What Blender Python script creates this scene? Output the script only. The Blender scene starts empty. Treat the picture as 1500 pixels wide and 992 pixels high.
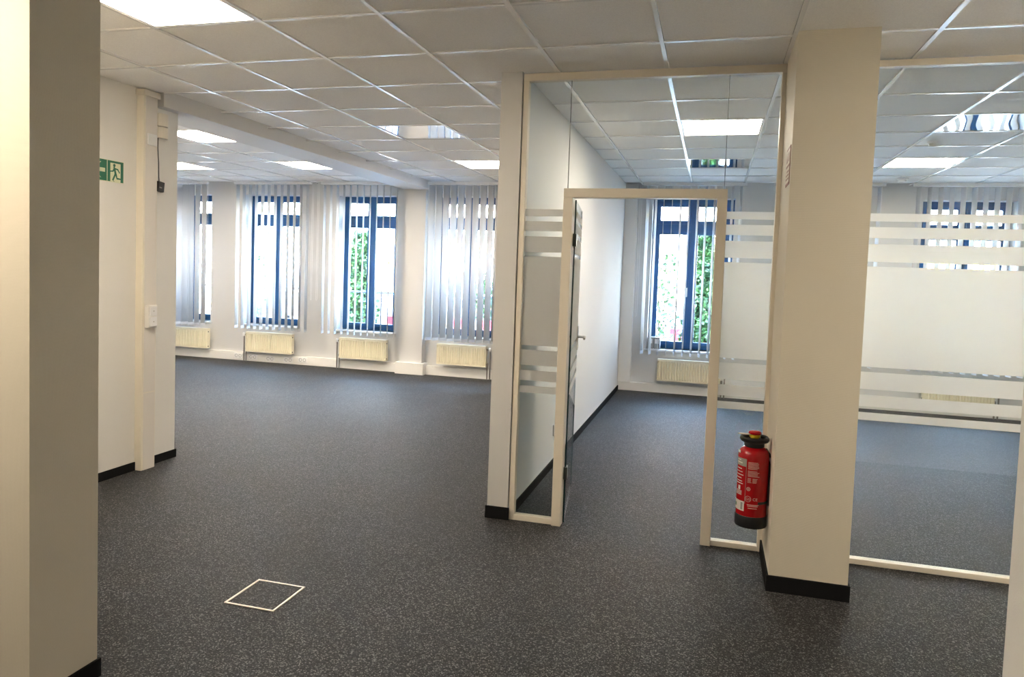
import bpy, bmesh, math, random
from mathutils import Vector, Matrix
random.seed(7)
S = bpy.context.scene
COL = S.collection
R = math.radians
H = 2.686           # ceiling height
T = 0.625           # ceiling module

# ------------------------------------------------------------------ camera
cam = bpy.data.cameras.new('camera')
cam.sensor_fit = 'HORIZONTAL'; cam.sensor_width = 36.0
cam.lens = 1061.76 * 36.0 / 1500.0
cam.shift_y = -43.96 / 1500.0
cam.clip_start = 0.05; cam.clip_end = 300
co = bpy.data.objects.new('camera', cam); COL.objects.link(co)
yaw, pitch, roll = -.2678, -.0532, .0356
fw = Vector((math.sin(yaw) * math.cos(pitch), math.cos(yaw) * math.cos(pitch), math.sin(pitch)))
rt = Vector((math.cos(yaw), -math.sin(yaw), 0)); up = rt.cross(fw)
r2 = rt * math.cos(roll) + up * math.sin(roll); u2 = -rt * math.sin(roll) + up * math.cos(roll)
M = Matrix((r2, u2, -fw)).transposed().to_4x4()
M.translation = Vector((2.176, -3.133, 1.523))
co.matrix_world = M
S.camera = co

# ------------------------------------------------------------------ world, sun, exposure
w = bpy.data.worlds.new('world'); S.world = w; w.use_nodes = True
nt = w.node_tree; nt.nodes.clear()
wo = nt.nodes.new('ShaderNodeOutputWorld'); bg = nt.nodes.new('ShaderNodeBackground')
sky = nt.nodes.new('ShaderNodeTexSky'); sky.sky_type = 'NISHITA'; sky.sun_disc = False
sky.sun_elevation = R(42); sky.sun_rotation = R(200); sky.air_density = 1.6; sky.dust_density = 1.2; sky.ozone_density = 1.2
nt.links.new(sky.outputs[0], bg.inputs[0]); nt.links.new(bg.outputs[0], wo.inputs[0])
bg.inputs[1].default_value = 7.0
sun = bpy.data.lights.new('sun', 'SUN'); sun.energy = 20.0; sun.angle = R(1.5); sun.color = (1, .95, .88)
so = bpy.data.objects.new('sun', sun); COL.objects.link(so)
so.rotation_euler = Vector((-.35, .75, -.62)).to_track_quat('-Z', 'Y').to_euler()
LED_W = 17.0
LED_COL = (1.0, .86, .69)

S.view_settings.view_transform = 'Standard'; S.view_settings.look = 'None'
S.view_settings.gamma = 1; S.view_settings.use_curve_mapping = False
S.view_settings.exposure = 1.62
S.cycles.use_denoising = True
S.cycles.max_bounces = 10; S.cycles.diffuse_bounces = 5; S.cycles.glossy_bounces = 4
S.cycles.transmission_bounces = 8; S.cycles.transparent_max_bounces = 24
S.cycles.sample_clamp_indirect = 6.0
S.cycles.caustics_reflective = False; S.cycles.caustics_refractive = False

# ------------------------------------------------------------------ materials
MAT = {}
def mat(name, col, rough=.6, metal=0.0, bump=None, spec=.5, var=None):
    """bump=(kind, scale, strength, dist); var=(scale, amount)"""
    m = bpy.data.materials.new(name); m.use_nodes = True
    n = m.node_tree.nodes; l = m.node_tree.links
    b = n['Principled BSDF']
    b.inputs['Base Color'].default_value = (*col, 1); b.inputs['Roughness'].default_value = rough
    b.inputs['Metallic'].default_value = metal; b.inputs['Specular IOR Level'].default_value = spec
    tc = n.new('ShaderNodeTexCoord')
    if var:
        nz = n.new('ShaderNodeTexNoise'); nz.inputs['Scale'].default_value = var[0]; nz.inputs['Detail'].default_value = 3
        l.new(tc.outputs['Object'], nz.inputs['Vector'])
        mp = n.new('ShaderNodeMapRange'); mp.inputs[1].default_value = .3; mp.inputs[2].default_value = .7
        mp.inputs[3].default_value = 1 - var[1]; mp.inputs[4].default_value = 1 + var[1]
        l.new(nz.outputs['Fac'], mp.inputs[0])
        mx = n.new('ShaderNodeVectorMath'); mx.operation = 'SCALE'; mx.inputs[0].default_value = col
        l.new(mp.outputs[0], mx.inputs['Scale']); l.new(mx.outputs[0], b.inputs['Base Color'])
    if bump:
        k, sc, st, di = bump
        if k == 'noise':
            t = n.new('ShaderNodeTexNoise'); t.inputs['Scale'].default_value = sc; t.inputs['Detail'].default_value = 2; o = t.outputs['Fac']
        else:
            t = n.new('ShaderNodeTexWave'); t.bands_direction = 'Z'; t.inputs['Scale'].default_value = sc
            t.inputs['Distortion'].default_value = 1.2; t.inputs['Detail'].default_value = 1; t.inputs['Detail Scale'].default_value = 6
            o = t.outputs['Fac']
        l.new(tc.outputs['Object'], t.inputs['Vector'])
        bp = n.new('ShaderNodeBump'); bp.inputs['Strength'].default_value = st; bp.inputs['Distance'].default_value = di
        l.new(o, bp.inputs['Height']); l.new(bp.outputs[0], b.inputs['Normal'])
    MAT[name] = m
    return m

mat('wall', (.79, .775, .735), .65, bump=('noise', 260, .25, .002))
mat('wallpaper', (.70, .64, .52), .6, bump=('wave', 70, .22, .002))
mat('plaster', (.67, .665, .655), .6, bump=('noise', 200, .15, .001))
mat('frame', (.82, .75, .63), .4)
mat('plastic', (.84, .83, .80), .35)
mat('trunk_cover', (.74, .70, .65), .4)
mat('plastic_warm', (.80, .75, .64), .4)
mat('tile', (.93, .925, .91), .9, bump=('noise', 300, .3, .001), var=(180, .05), spec=.2)
mat('rail', (.95, .95, .94), .22)
mat('baseboard', (.012, .012, .013), .95, bump=('noise', 400, .4, .002), spec=.1)
mat('blue', (.012, .085, .23), .35)
mat('cream', (.82, .76, .58), .35)
mat('chrome', (.6, .58, .55), .25, 1)
mat('pipe', (.28, .26, .24), .35, .8)
mat('black', (.012, .012, .012), .45)
mat('rubber', (.008, .008, .009), .5)
mat('socket_well', (.16, .16, .16), .5)
mat('red', (.44, .006, .010), .22)
mat('red_out', (.35, .015, .025), .6)
mat('yellow', (.85, .62, .03), .5)
mat('white_paint', (.85, .85, .85), .4)
mat('label_white', (.75, .70, .66), .5)
mat('label_pink', (.70, .42, .38), .5)
mat('label_grey', (.34, .32, .28), .5)
mat('green_sign', (.02, .16, .09), .4)
mat('lum_sign', (.72, .74, .52), .5)
mat('sign_brown', (.30, .14, .09), .5)
mat('sign_cream', (.72, .64, .50), .5)
mat('mirror', (.86, .87, .88), .04, 1)
mat('hinge', (.10, .12, .11), .3, .9)
mat('glass_edge', (.01, .035, .03), .15)
mat('glass_seam', (.22, .24, .22), .3)
mat('dark_gap', (.02, .02, .02), .8)
mat('asphalt', (.28, .28, .28), .9, var=(3, .1))
mat('facade', (.80, .78, .74), .9, var=(1.5, .05))
mat('facade_warm', (.78, .66, .52), .9, var=(1.5, .05))
mat('roof_red', (.45, .13, .07), .8)
mat('far_glass', (.30, .36, .42), .1)
mat('bark', (.16, .10, .06), .9)
mat('steel_out', (.03, .04, .055), .8, 0, spec=.1)
mat('orange_out', (.45, .10, .01), .5)
mat('car_blue', (.03, .045, .09), .4)
mat('grey_box', (.34, .35, .35), .5)

def leafmat(name, a, b_):
    m = bpy.data.materials.new(name); m.use_nodes = True; n = m.node_tree.nodes; l = m.node_tree.links
    p = n['Principled BSDF']; p.inputs['Roughness'].default_value = .5
    g = n.new('ShaderNodeTexNoise'); g.inputs['Scale'].default_value = 6
    tc = n.new('ShaderNodeTexCoord'); l.new(tc.outputs['Object'], g.inputs['Vector'])
    cr = n.new('ShaderNodeValToRGB'); cr.color_ramp.elements[0].color = (*a, 1); cr.color_ramp.elements[1].color = (*b_, 1)
    cr.color_ramp.elements[0].position = .35; cr.color_ramp.elements[1].position = .65
    l.new(g.outputs['Fac'], cr.inputs[0]); l.new(cr.outputs[0], p.inputs['Base Color'])
    MAT[name] = m
leafmat('leaf', (.006, .030, .010), (.030, .085, .02))

# carpet: speckled loop pile
m = bpy.data.materials.new('carpet'); m.use_nodes = True; MAT['carpet'] = m
n = m.node_tree.nodes; l = m.node_tree.links; b = n['Principled BSDF']
tc = n.new('ShaderNodeTexCoord')
n1 = n.new('ShaderNodeTexVoronoi'); n1.inputs['Scale'].default_value = 215; n1.inputs['Randomness'].default_value = 1
sx = n.new('ShaderNodeSeparateColor')
cr = n.new('ShaderNodeValToRGB'); e = cr.color_ramp.elements
e[0].position = .15; e[0].color = (.0035, .0035, .004, 1); e[1].position = .97; e[1].color = (.125, .121, .120, 1)
x = e.new(.55); x.color = (.0125, .0127, .0142, 1)
x = e.new(.80); x.color = (.034, .0335, .0350, 1)
n2 = n.new('ShaderNodeTexNoise'); n2.inputs['Scale'].default_value = 1.6; n2.inputs['Detail'].default_value = 3
mp = n.new('ShaderNodeMapRange'); mp.inputs[1].default_value = .3; mp.inputs[2].default_value = .7; mp.inputs[3].default_value = .88; mp.inputs[4].default_value = 1.12
vm = n.new('ShaderNodeVectorMath'); vm.operation = 'SCALE'
l.new(tc.outputs['Object'], n1.inputs['Vector']); l.new(tc.outputs['Object'], n2.inputs['Vector'])
l.new(n1.outputs['Color'], sx.inputs[0]); l.new(sx.outputs[0], cr.inputs[0]); l.new(n2.outputs['Fac'], mp.inputs[0]); l.new(cr.outputs[0], vm.inputs[0]); l.new(mp.outputs[0], vm.inputs['Scale'])
l.new(vm.outputs[0], b.inputs['Base Color']); b.inputs['Roughness'].default_value = .65; b.inputs['Specular IOR Level'].default_value = .10
b.inputs['Sheen Weight'].default_value = .07; b.inputs['Sheen Roughness'].default_value = .5
bm_ = n.new('ShaderNodeBump'); bm_.inputs['Strength'].default_value = .35; bm_.inputs['Distance'].default_value = .002
l.new(n1.outputs['Distance'], bm_.inputs['Height']); l.new(bm_.outputs[0], b.inputs['Normal'])

def glassmat(name, tint, refl=1.0):
    m = bpy.data.materials.new(name); m.use_nodes = True; n = m.node_tree.nodes; l = m.node_tree.links; n.clear()
    o = n.new('ShaderNodeOutputMaterial'); t = n.new('ShaderNodeBsdfTransparent'); t.inputs[0].default_value = (*tint, 1)
    g = n.new('ShaderNodeBsdfGlossy'); g.inputs['Roughness'].default_value = .0
    f = n.new('ShaderNodeFresnel'); f.inputs[0].default_value = 1.45
    mu = n.new('ShaderNodeMath'); mu.operation = 'MULTIPLY'; mu.inputs[1].default_value = refl
    x = n.new('ShaderNodeMixShader')
    l.new(f.outputs[0], mu.inputs[0]); l.new(mu.outputs[0], x.inputs[0]); l.new(t.outputs[0], x.inputs[1]); l.new(g.outputs[0], x.inputs[2]); l.new(x.outputs[0], o.inputs[0])
    MAT[name] = m
glassmat('glass', (.965, .985, .975), .6)
glassmat('glass_window', (.95, .97, .97), .6)

def transmat(name, dcol, tcol, f):
    m = bpy.data.materials.new(name); m.use_nodes = True; n = m.node_tree.nodes; l = m.node_tree.links; n.clear()
    o = n.new('ShaderNodeOutputMaterial'); d = n.new('ShaderNodeBsdfDiffuse'); d.inputs[0].default_value = (*dcol, 1)
    t = n.new('ShaderNodeBsdfTranslucent'); t.inputs[0].default_value = (*tcol, 1)
    x = n.new('ShaderNodeMixShader'); x.inputs[0].default_value = f
    l.new(d.outputs[0], x.inputs[1]); l.new(t.outputs[0], x.inputs[2]); l.new(x.outputs[0], o.inputs[0])
    MAT[name] = m
transmat('slat', (.74, .75, .76), (.74, .77, .80), .14)
transmat('hem', (.74, .75, .77), (.7, .72, .75), .2)
transmat('frost', (.95, .95, .93), (.95, .95, .93), .5)
m = MAT['frost']; n = m.node_tree.nodes; l = m.node_tree.links       # matt film: scatters light forward as well
rf = n.new('ShaderNodeBsdfRefraction'); rf.inputs['Roughness'].default_value = .65; rf.inputs['IOR'].default_value = 1.25; rf.inputs[0].default_value = (1, 1, 1, 1)
x = n.new('ShaderNodeMixShader'); x.inputs[0].default_value = .28
o = [q for q in n if q.type == 'OUTPUT_MATERIAL'][0]; old = o.inputs[0].links[0].from_node
l.new(old.outputs[0], x.inputs[1]); l.new(rf.outputs[0], x.inputs[2]); l.new(x.outputs[0], o.inputs[0])

def emat(name, col, s):
    m = bpy.data.materials.new(name); m.use_nodes = True; n = m.node_tree.nodes; l = m.node_tree.links; n.clear()
    o = n.new('ShaderNodeOutputMaterial'); e = n.new('ShaderNodeEmission'); e.inputs[0].default_value = (*col, 1); e.inputs[1].default_value = s
    l.new(e.outputs[0], o.inputs[0]); MAT[name] = m
emat('led', LED_COL, LED_W)

# ------------------------------------------------------------------ helpers
class MB:
    def __init__(s): s.v = []; s.f = []
    def box(s, x0, x1, y0, y1, z0, z1):
        k = len(s.v)
        s.v += [(x0, y0, z0), (x1, y0, z0), (x1, y1, z0), (x0, y1, z0), (x0, y0, z1), (x1, y0, z1), (x1, y1, z1), (x0, y1, z1)]
        s.f += [tuple(k + i for i in q) for q in ((0, 3, 2, 1), (4, 5, 6, 7), (0, 1, 5, 4), (1, 2, 6, 5), (2, 3, 7, 6), (3, 0, 4, 7))]
        return s
    def prism(s, pts, d0, d1, plane='xy'):
        """closed polygon extruded; plane xy -> along z, xz -> along y, yz -> along x"""
        k = len(s.v); n = len(pts)
        for d in (d0, d1):
            for a, b in pts:
                s.v.append({'xy': (a, b, d), 'xz': (a, d, b), 'yz': (d, a, b)}[plane])
        s.f.append(tuple(k + i for i in range(n))[::-1]); s.f.append(tuple(k + n + i for i in range(n)))
        for i in range(n):
            j = (i + 1) % n; s.f.append((k + i, k + j, k + n + j, k + n + i))
        return s
    def lathe(s, prof, c, seg=32):
        k = len(s.v)
        for r, z in prof:
            for i in range(seg):
                a = 2 * math.pi * i / seg; s.v.append((c[0] + r * math.cos(a), c[1] + r * math.sin(a), c[2] + z))
        for j in range(len(prof) - 1):
            for i in range(seg):
                i2 = (i + 1) % seg
                s.f.append((k + j * seg + i, k + j * seg + i2, k + (j + 1) * seg + i2, k + (j + 1) * seg + i))
        s.f.append(tuple(k + i for i in range(seg))[::-1]); s.f.append(tuple(k + (len(prof) - 1) * seg + i for i in range(seg)))
        return s
    def tube(s, pts, r, seg=8):
        k = len(s.v); P = [Vector(p) for p in pts]
        for i, p in enumerate(P):
            d = (P[min(i + 1, len(P) - 1)] - P[max(i - 1, 0)]).normalized()
            a = d.orthogonal().normalized() if i == 0 else (a - d * a.dot(d)).normalized()
            b = d.cross(a)
            for q in range(seg):
                t = 2 * math.pi * q / seg; s.v.append(tuple(p + (a * math.cos(t) + b * math.sin(t)) * r))
        for i in range(len(P) - 1):
            for q in range(seg):
                q2 = (q + 1) % seg; s.f.append((k + i * seg + q, k + i * seg + q2, k + (i + 1) * seg + q2, k + (i + 1) * seg + q))
        s.f.append(tuple(k + i for i in range(seg))[::-1]); s.f.append(tuple(k + (len(P) - 1) * seg + i for i in range(seg)))
        return s
    def quad(s, a, b, c, d):
        k = len(s.v); s.v += [a, b, c, d]; s.f.append((k, k + 1, k + 2, k + 3)); return s
    def build(s, name, m, parent=None, bevel=0, smooth=False, kind=None, fix=True):
        me = bpy.data.meshes.new(name); me.from_pydata(s.v, [], s.f)
        if fix:
            bm = bmesh.new(); bm.from_mesh(me); bmesh.ops.recalc_face_normals(bm, faces=bm.faces); bm.to_mesh(me); bm.free()
        me.materials.append(MAT[m] if isinstance(m, str) else m)
        if smooth:
            for p in me.polygons: p.use_smooth = True
        o = bpy.data.objects.new(name, me); COL.objects.link(o)
        if parent is not None: o.parent = parent; o.matrix_parent_inverse = Matrix.Translation(-parent.location)
        if bevel:
            bv = o.modifiers.new('bevel', 'BEVEL'); bv.width = bevel; bv.segments = 2; bv.limit_method = 'ANGLE'
        if smooth:
            try: me.set_sharp_from_angle(angle=R(40))
            except Exception: pass
        if kind: o['kind'] = kind
        return o
def B(*a): return MB().box(*a)
def empty(name, loc=(0, 0, 0)):
    o = bpy.data.objects.new(name, None); COL.objects.link(o); o.location = loc; o.empty_display_size = .1
    return o
def tag(o, label, cat=None, group=None, kind=None):
    o['label'] = label
    if cat: o['category'] = cat
    if group: o['group'] = group
    if kind: o['kind'] = kind
    return o
def struct(o, label=None, cat=None):
    o['kind'] = 'structure'
    if label: o['label'] = label
    if cat: o['category'] = cat
    return o
def link_copy(o, parent=None, loc=None):
    c = o.copy(); COL.objects.link(c); c.parent = parent
    if loc is not None: c.location = loc
    return c

def wall_holes(x0, x1, z0, z1, y0, y1, holes):
    """wall between y0 (room side) and y1 with rectangular openings, one welded mesh"""
    xs = sorted({x0, x1, *[h[0] for h in holes], *[h[1] for h in holes]}); zs = sorted({z0, z1, *[h[2] for h in holes], *[h[3] for h in holes]})
    def inside(a, b): return any(h[0] < a < h[1] and h[2] < b < h[3] for h in holes)
    V = {}; mb = MB()
    def vi(x, y, z):
        if (x, y, z) not in V: V[(x, y, z)] = len(mb.v); mb.v.append((x, y, z))
        return V[(x, y, z)]
    solid = {}
    for i in range(len(xs) - 1):
        for j in range(len(zs) - 1):
            solid[i, j] = not inside((xs[i] + xs[i + 1]) / 2, (zs[j] + zs[j + 1]) / 2)
    for (i, j), s in solid.items():
        if not s: continue
        a, b, c, d = xs[i], xs[i + 1], zs[j], zs[j + 1]
        mb.f.append((vi(a, y0, c), vi(b, y0, c), vi(b, y0, d), vi(a, y0, d)))
        mb.f.append((vi(a, y1, c), vi(a, y1, d), vi(b, y1, d), vi(b, y1, c)))
        if not solid.get((i - 1, j)): mb.f.append((vi(a, y0, c), vi(a, y0, d), vi(a, y1, d), vi(a, y1, c)))
        if not solid.get((i + 1, j)): mb.f.append((vi(b, y0, c), vi(b, y1, c), vi(b, y1, d), vi(b, y0, d)))
        if not solid.get((i, j - 1)): mb.f.append((vi(a, y0, c), vi(a, y1, c), vi(b, y1, c), vi(b, y0, c)))
        if not solid.get((i, j + 1)): mb.f.append((vi(a, y0, d), vi(b, y0, d), vi(b, y1, d), vi(a, y1, d)))
    return mb

# ------------------------------------------------------------------ room shell
XL, XR, YB, YW = -6.6, 6.1, -5.2, 6.45
struct(B(XL - .2, XR + .2, YB - .2, YW + .3, -.12, 0).build('floor', 'carpet'), 'dark charcoal speckled carpet covering the whole office floor')
fl = bpy.data.objects['floor']
B(3.126, 3.130, -1.0, 1.06, .0, .0006).build('seam', 'dark_gap', fl)
ceil = struct(B(XL - .2, XR + .2, YB - .2, YW + .3, H + .03, H + .25).build('ceiling', 'tile'), 'suspended ceiling of grey-beige square tiles in a white grid')

WIN = [(-6.24, -5.30), (-4.70, -3.77), (-3.12, -2.21), (-1.62, -.70), (1.39, 2.41), (2.95, 3.93), (4.53, 5.51)]
WZ0, WZ1 = .562, 2.516
wb = struct(wall_holes(XL, XR, 0, H + .03, YW, YW + .30, [(a, c, WZ0, WZ1) for a, c in WIN]).build('wall_back', 'plaster'), 'long white exterior wall with tall windows at the far end')
struct(B(XL - .2, XL, YB, YW + .3, 0, H + .03).build('wall_left', 'plaster'), 'white side wall of the far left office area')
struct(B(XR, XR + .2, YB, YW + .3, 0, H + .03).build('wall_right', 'wall'), 'white side wall at the right end of the glazed room')
struct(B(XL, XR, YB - .2, YB, 0, H + .03).build('wall_front', 'wall'), 'white wall behind the viewer')
# wall with the exit sign and its free end
struct(B(-2.08, -1.735, -5.2, 1.485, 0, H + .03).build('wall_exit', 'wall'), 'cream wall with the green exit sign')
struct(B(XL, -2.08, 1.35, 1.485, 0, H + .03).build('wall_rear', 'wall'), 'white wall closing the far left office area')
# near wall stubs on both sides of the opening
struct(B(-1.735, .098, -1.33, -1.06, 0, H + .03).build('wall_near_left', 'wallpaper'), 'ribbed cream wall end in the left foreground')
struct(B(2.937, XR, -1.33, -1.06, 0, H + .03).build('wall_near_right', 'wall'), 'cream wall end at the right edge of the picture')
# partition between the two offices
struct(B(.91, 1.04, 1.065, YW, 0, H + .03).build('wall_partition', 'plaster'), 'white partition wall running back to the windows beside the glass door')
# columns
struct(B(2.51, 2.868, .563, 1.14, 0, H + .03).build('column_extinguisher', 'wallpaper'), 'square cream column with the fire extinguisher on its side', 'column')
struct(B(-2.05, -1.715, 6.33, YW, 0, H).build('column_window', 'plaster'), 'white column between two windows under the ceiling beam', 'column')
struct(B(-2.06, -1.655, 1.25, 6.40, 2.598, H + .03).build('ceiling_beam', 'plaster', bevel=.003), 'white shallow beam running along the ceiling to the far column', 'beam')

# baseboards (carpet strips) and white cable ducts
def strip(name, label, *boxes, m='baseboard', bev=0):
    o = B(*boxes[0]).build(name, m, bevel=bev); struct(o, label)
    for q in boxes[1:]: B(*q).build('strip', m, o)
    return o
strip('baseboard_near_left', 'black carpet baseboard on the left foreground wall end', (.098, .107, -1.34, -1.05, 0, .066), (-1.7, .098, -1.06, -1.05, 0, .066), (-1.7, .107, -1.34, -1.33, 0, .066))
strip('baseboard_near_right', 'black carpet baseboard on the right foreground wall end', (2.928, 2.937, -1.34, -1.05, 0, .066), (2.937, XR, -1.06, -1.05, 0, .066))
strip('baseboard_exit', 'black carpet baseboard below the exit sign wall', (-1.735, -1.725, -1.05, 1.083, 0, .06), (-1.735, -1.725, 1.212, 1.495, 0, .06))
strip('baseboard_partition', 'black carpet baseboard of the partition wall by the glass door', (1.04, 1.05, 1.125, 6.38, 0, .06), (.90, 1.05, 1.055, 1.065, 0, .075), (.90, .91, 1.065, 6.38, 0, .06))
strip('baseboard_column', 'black carpet baseboard around the extinguisher column', (2.50, 2.878, .553, .563, 0, .078), (2.50, 2.51, .563, 1.05, 0, .078), (2.868, 2.878, .563, 1.05, 0, .078))
DF = 6.385
strip('trim_duct_left', 'white cable duct along the foot of the far left window wall', (XL, -2.10, DF, YW, 0, .127), (-1.67, .91, DF, YW, 0, .127), m='plastic', bev=.004)
strip('trim_duct_right', 'white cable duct along the foot of the wall behind the glass', (1.04, XR, DF, YW, 0, .11), m='plastic', bev=.004)
strip('trim_plinth', 'white boxed plinth around the foot of the far column', (-2.10, -1.67, 6.28, YW, 0, .165), m='plastic', bev=.004)
strip('trim_duct_corner', 'white vertical cable duct in the corner of the glazed room', (1.04, 1.20, 6.36, YW, .11, H), m='plastic', bev=.004)
# vertical trunking by the exit sign
trunk = empty('trim_trunking', (-1.70, 1.15, 0)); struct(trunk, 'cream vertical cable trunking with a socket and a light switch')
B(-1.735, -1.675, 1.083, 1.212, .0, H - .045).build('channel', 'plastic_warm', trunk, .002)
B(-1.677, -1.6725, 1.100, 1.205, .56, H - .045).build('cover', 'trunk_cover', trunk, .001)
B(-1.677, -1.6725, 1.100, 1.205, .0, .553).build('cover', 'trunk_cover', trunk, .001)
B(-1.735, -1.660, 1.070, 1.225, H - .045, H - .002).build('cap', 'plastic_warm', trunk, .004)

# ------------------------------------------------------------------ suspended ceiling: tiles and rails
def tile_mesh():
    g = .012
    return B(g, T - g, g, T - g, .008, .026)
tile0 = None
LIGHTS = [(-T, -T), (3 * T, 4 * T), (-T, 7 * T), (6 * T, 7 * T), (3 * T, -5 * T), (-T, -5 * T), (7 * T, -1 * T), (7 * T, -5 * T), (6 * T, 1 * T + 2 * T)]
LX = -2.23
LLIGHTS = [(LX - T, 4 * T), (LX - T, 7 * T), (LX - 4 * T, 7 * T), (LX - 4 * T, 4 * T)]
LIGHTS = LIGHTS[:4] + [(-T, -4 * T), (7 * T, -1 * T)]  # last two: unseen panels added to brighten the left wall end and the corridor
VENTS = [(-T, 4 * T), (3 * T, 7 * T), (6 * T, 4 * T)]
occupied = {(round(a, 2), round(b, 2)) for a, b in LIGHTS + LLIGHTS + VENTS}
def put_tile(x, y):
    global tile0
    if tile0 is None: tile0 = tile_mesh().build('ceiling_tile', 'tile', ceil); o = tile0
    else: o = link_copy(tile0, ceil)
    o.location = (x, y, H)
for j in range(-4, 10):
    for i in range(-3, 10):
        x, y = i * T, j * T
        if (round(x, 2), round(y, 2)) in occupied: continue
        if x < -1.66 and y > 1.2: continue
        if x > 5.5 and j < -1: continue
        put_tile(x, y)
for j in range(2, 10):
    for k in range(0, 7):
        x, y = LX - (k + 1) * T, j * T
        if (round(x, 2), round(y, 2)) in occupied: continue
        put_tile(x, y)
def rail(*a): B(*a).build('grid_rail', 'rail', ceil)
hw = .011
for i in range(-2, 10): rail(i * T - hw, i * T + hw, -2.6, 6.44, H, H + .012)
for j in range(-4, 11): rail(-1.65 if j > 1 else -1.73, 6.0, j * T - hw, j * T + hw, H + .0015, H + .011)
for k in range(0, 7): rail(LX - k * T - hw, LX - k * T + hw, 1.49, 6.44, H, H + .012)
for j in range(3, 11): rail(-6.55, -2.06, j * T - hw, j * T + hw, H + .0015, H + .011)

LL = ['bright square ceiling light nearest the viewer, cut by the top edge of the picture', 'bright square ceiling light above the glass door, behind the glass',
      'bright square ceiling light right of the beam, partly hidden by the partition post', 'bright square ceiling light behind the glass right of the extinguisher column',
      'unseen square ceiling light added to brighten the left foreground wall end', 'unseen square ceiling light added to light the right part of the corridor',
      'bright square ceiling light left of the beam, nearest to the exit sign wall', 'bright square ceiling light left of the beam, directly in front of the second window',
      'bright square ceiling light furthest left, seen just past the wall end', 'square ceiling light far left hidden behind the exit sign wall']
def ceiling_light(x, y, label):
    e = empty('ceiling_light', (x + T / 2, y + T / 2, H)); tag(e, label, 'ceiling light', 'square ceiling lights')
    a, b_ = .013, .026; mb = MB()
    o_ = [(x + a, y + a), (x + T - a, y + a), (x + T - a, y + T - a), (x + a, y + T - a)]
    i_ = [(x + b_, y + b_), (x + T - b_, y + b_), (x + T - b_, y + T - b_), (x + b_, y + T - b_)]
    for z in (H + .002, H + .02): mb.v += [(p[0], p[1], z) for p in o_] + [(p[0], p[1], z) for p in i_]
    for k in range(4):
        n_ = (k + 1) % 4
        mb.f += [(k, n_, 4 + n_, 4 + k), (8 + k, 12 + k, 12 + n_, 8 + n_), (k, 8 + k, 8 + n_, n_), (4 + k, 4 + n_, 12 + n_, 12 + k)]
    mb.build('frame', 'white_paint', e)
    B(x + b_, x + T - b_, y + b_, y + T - b_, H + .006, H + .018).build('diffuser', 'led', e)
for (x, y), lb in zip(LIGHTS + LLIGHTS, LL): ceiling_light(x, y, lb)

def vent(x, y, label, waves, amp):
    e = empty('ceiling_panel', (x + T / 2, y + T / 2, H)); tag(e, label, 'ceiling panel', 'mirror-finish ceiling panels')
    mb = MB(); N = 40; g = .012
    for j in range(2):
        for i in range(N + 1):
            u = i / N
            zz = H + .006 + amp * math.sin(u * waves * 2 * math.pi) + amp * .5 * math.sin(u * waves * 5.3 + 1.1)
            mb.v.append((x + g + u * (T - 2 * g), y + g + j * (T - 2 * g), zz))
    for i in range(N): mb.f.append((i, i + N + 1, i + N + 2, i + 1))
    mb.build('reflector', 'mirror', e, smooth=True, fix=False)
    B(x + g, x + T - g, y + g, y + T - g, H + .018, H + .027).build('back_plate', 'white_paint', e)
vent(*VENTS[0], 'mirror-finish ceiling panel in front of the beam, reflecting the windows', 1.0, .00025)
vent(*VENTS[1], 'small-looking mirror-finish ceiling panel near the window above the glass door', 1.0, .00012)
vent(*VENTS[2], 'mirror-finish ceiling panel at the upper right edge of the picture', 3.0, .00022)
# detectors
def detector(x, y, label, r):
    d = empty('smoke_detector', (x, y, H)); tag(d, label, 'smoke detector')
    MB().lathe([(r, 0), (r, -.012), (r * .85, -.018)], (x, y, H), 24).build('base', 'white_paint', d, smooth=True)
    MB().lathe([(r * .7, -.018), (r * .7, -.035), (r * .4, -.043)], (x, y, H), 24).build('sensor', 'plastic', d, smooth=True)
detector(3.86, 3.53, 'small white smoke detector on the ceiling behind the right glass', .05)
detector(4.15, 5.80, 'white disc detector on the ceiling above the far right pier', .06)

# ------------------------------------------------------------------ windows
FY = 6.62
def window(n, x0, x1, label):
    e = empty('window_%d' % n, ((x0 + x1) / 2, FY, WZ0)); struct(e, label)
    z0, z1 = WZ0, WZ1; fw_ = .055; d0, d1 = FY, FY + .07
    cx = (x0 + x1) / 2; tz0, tz1 = 2.10, 2.20
    mb = MB()   # outer frame with mullion and transom, one welded piece
    f = wall_holes(x0, x1, z0, z1, d0, d1, [(x0 + fw_, cx - .03, z0 + fw_, tz0), (cx + .03, x1 - fw_, z0 + fw_, tz0), (x0 + fw_, cx - .03, tz1, z1 - fw_), (cx + .03, x1 - fw_, tz1, z1 - fw_)])
    f.build('window_frame', 'blue', e, .003)
    for a, c in ((x0 + fw_, cx - .03), (cx + .03, x1 - fw_)):
        for p, q in ((z0 + fw_, tz0), (tz1, z1 - fw_)):
            s = wall_holes(a - .006, c + .006, p - .006, q + .006, d0 - .014, d0 + .03, [(a + .042, c - .042, p + .042, q - .042)]).build('sash', 'blue', e, .003)
            pn = B(a + .04, c - .04, d0 + .004, d0 + .012, p + .04, q - .04).build('pane', 'glass_window', s)
    B(cx - .048, cx - .030, d0 - .03, d0 - .014, 1.25, 1.37).build('window_handle', 'white_paint', e, .004)
    B(x0 - .03, x1 + .03, 6.405, FY, z0 - .028, z0).build('window_sill', 'white_paint', e, .006)
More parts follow.
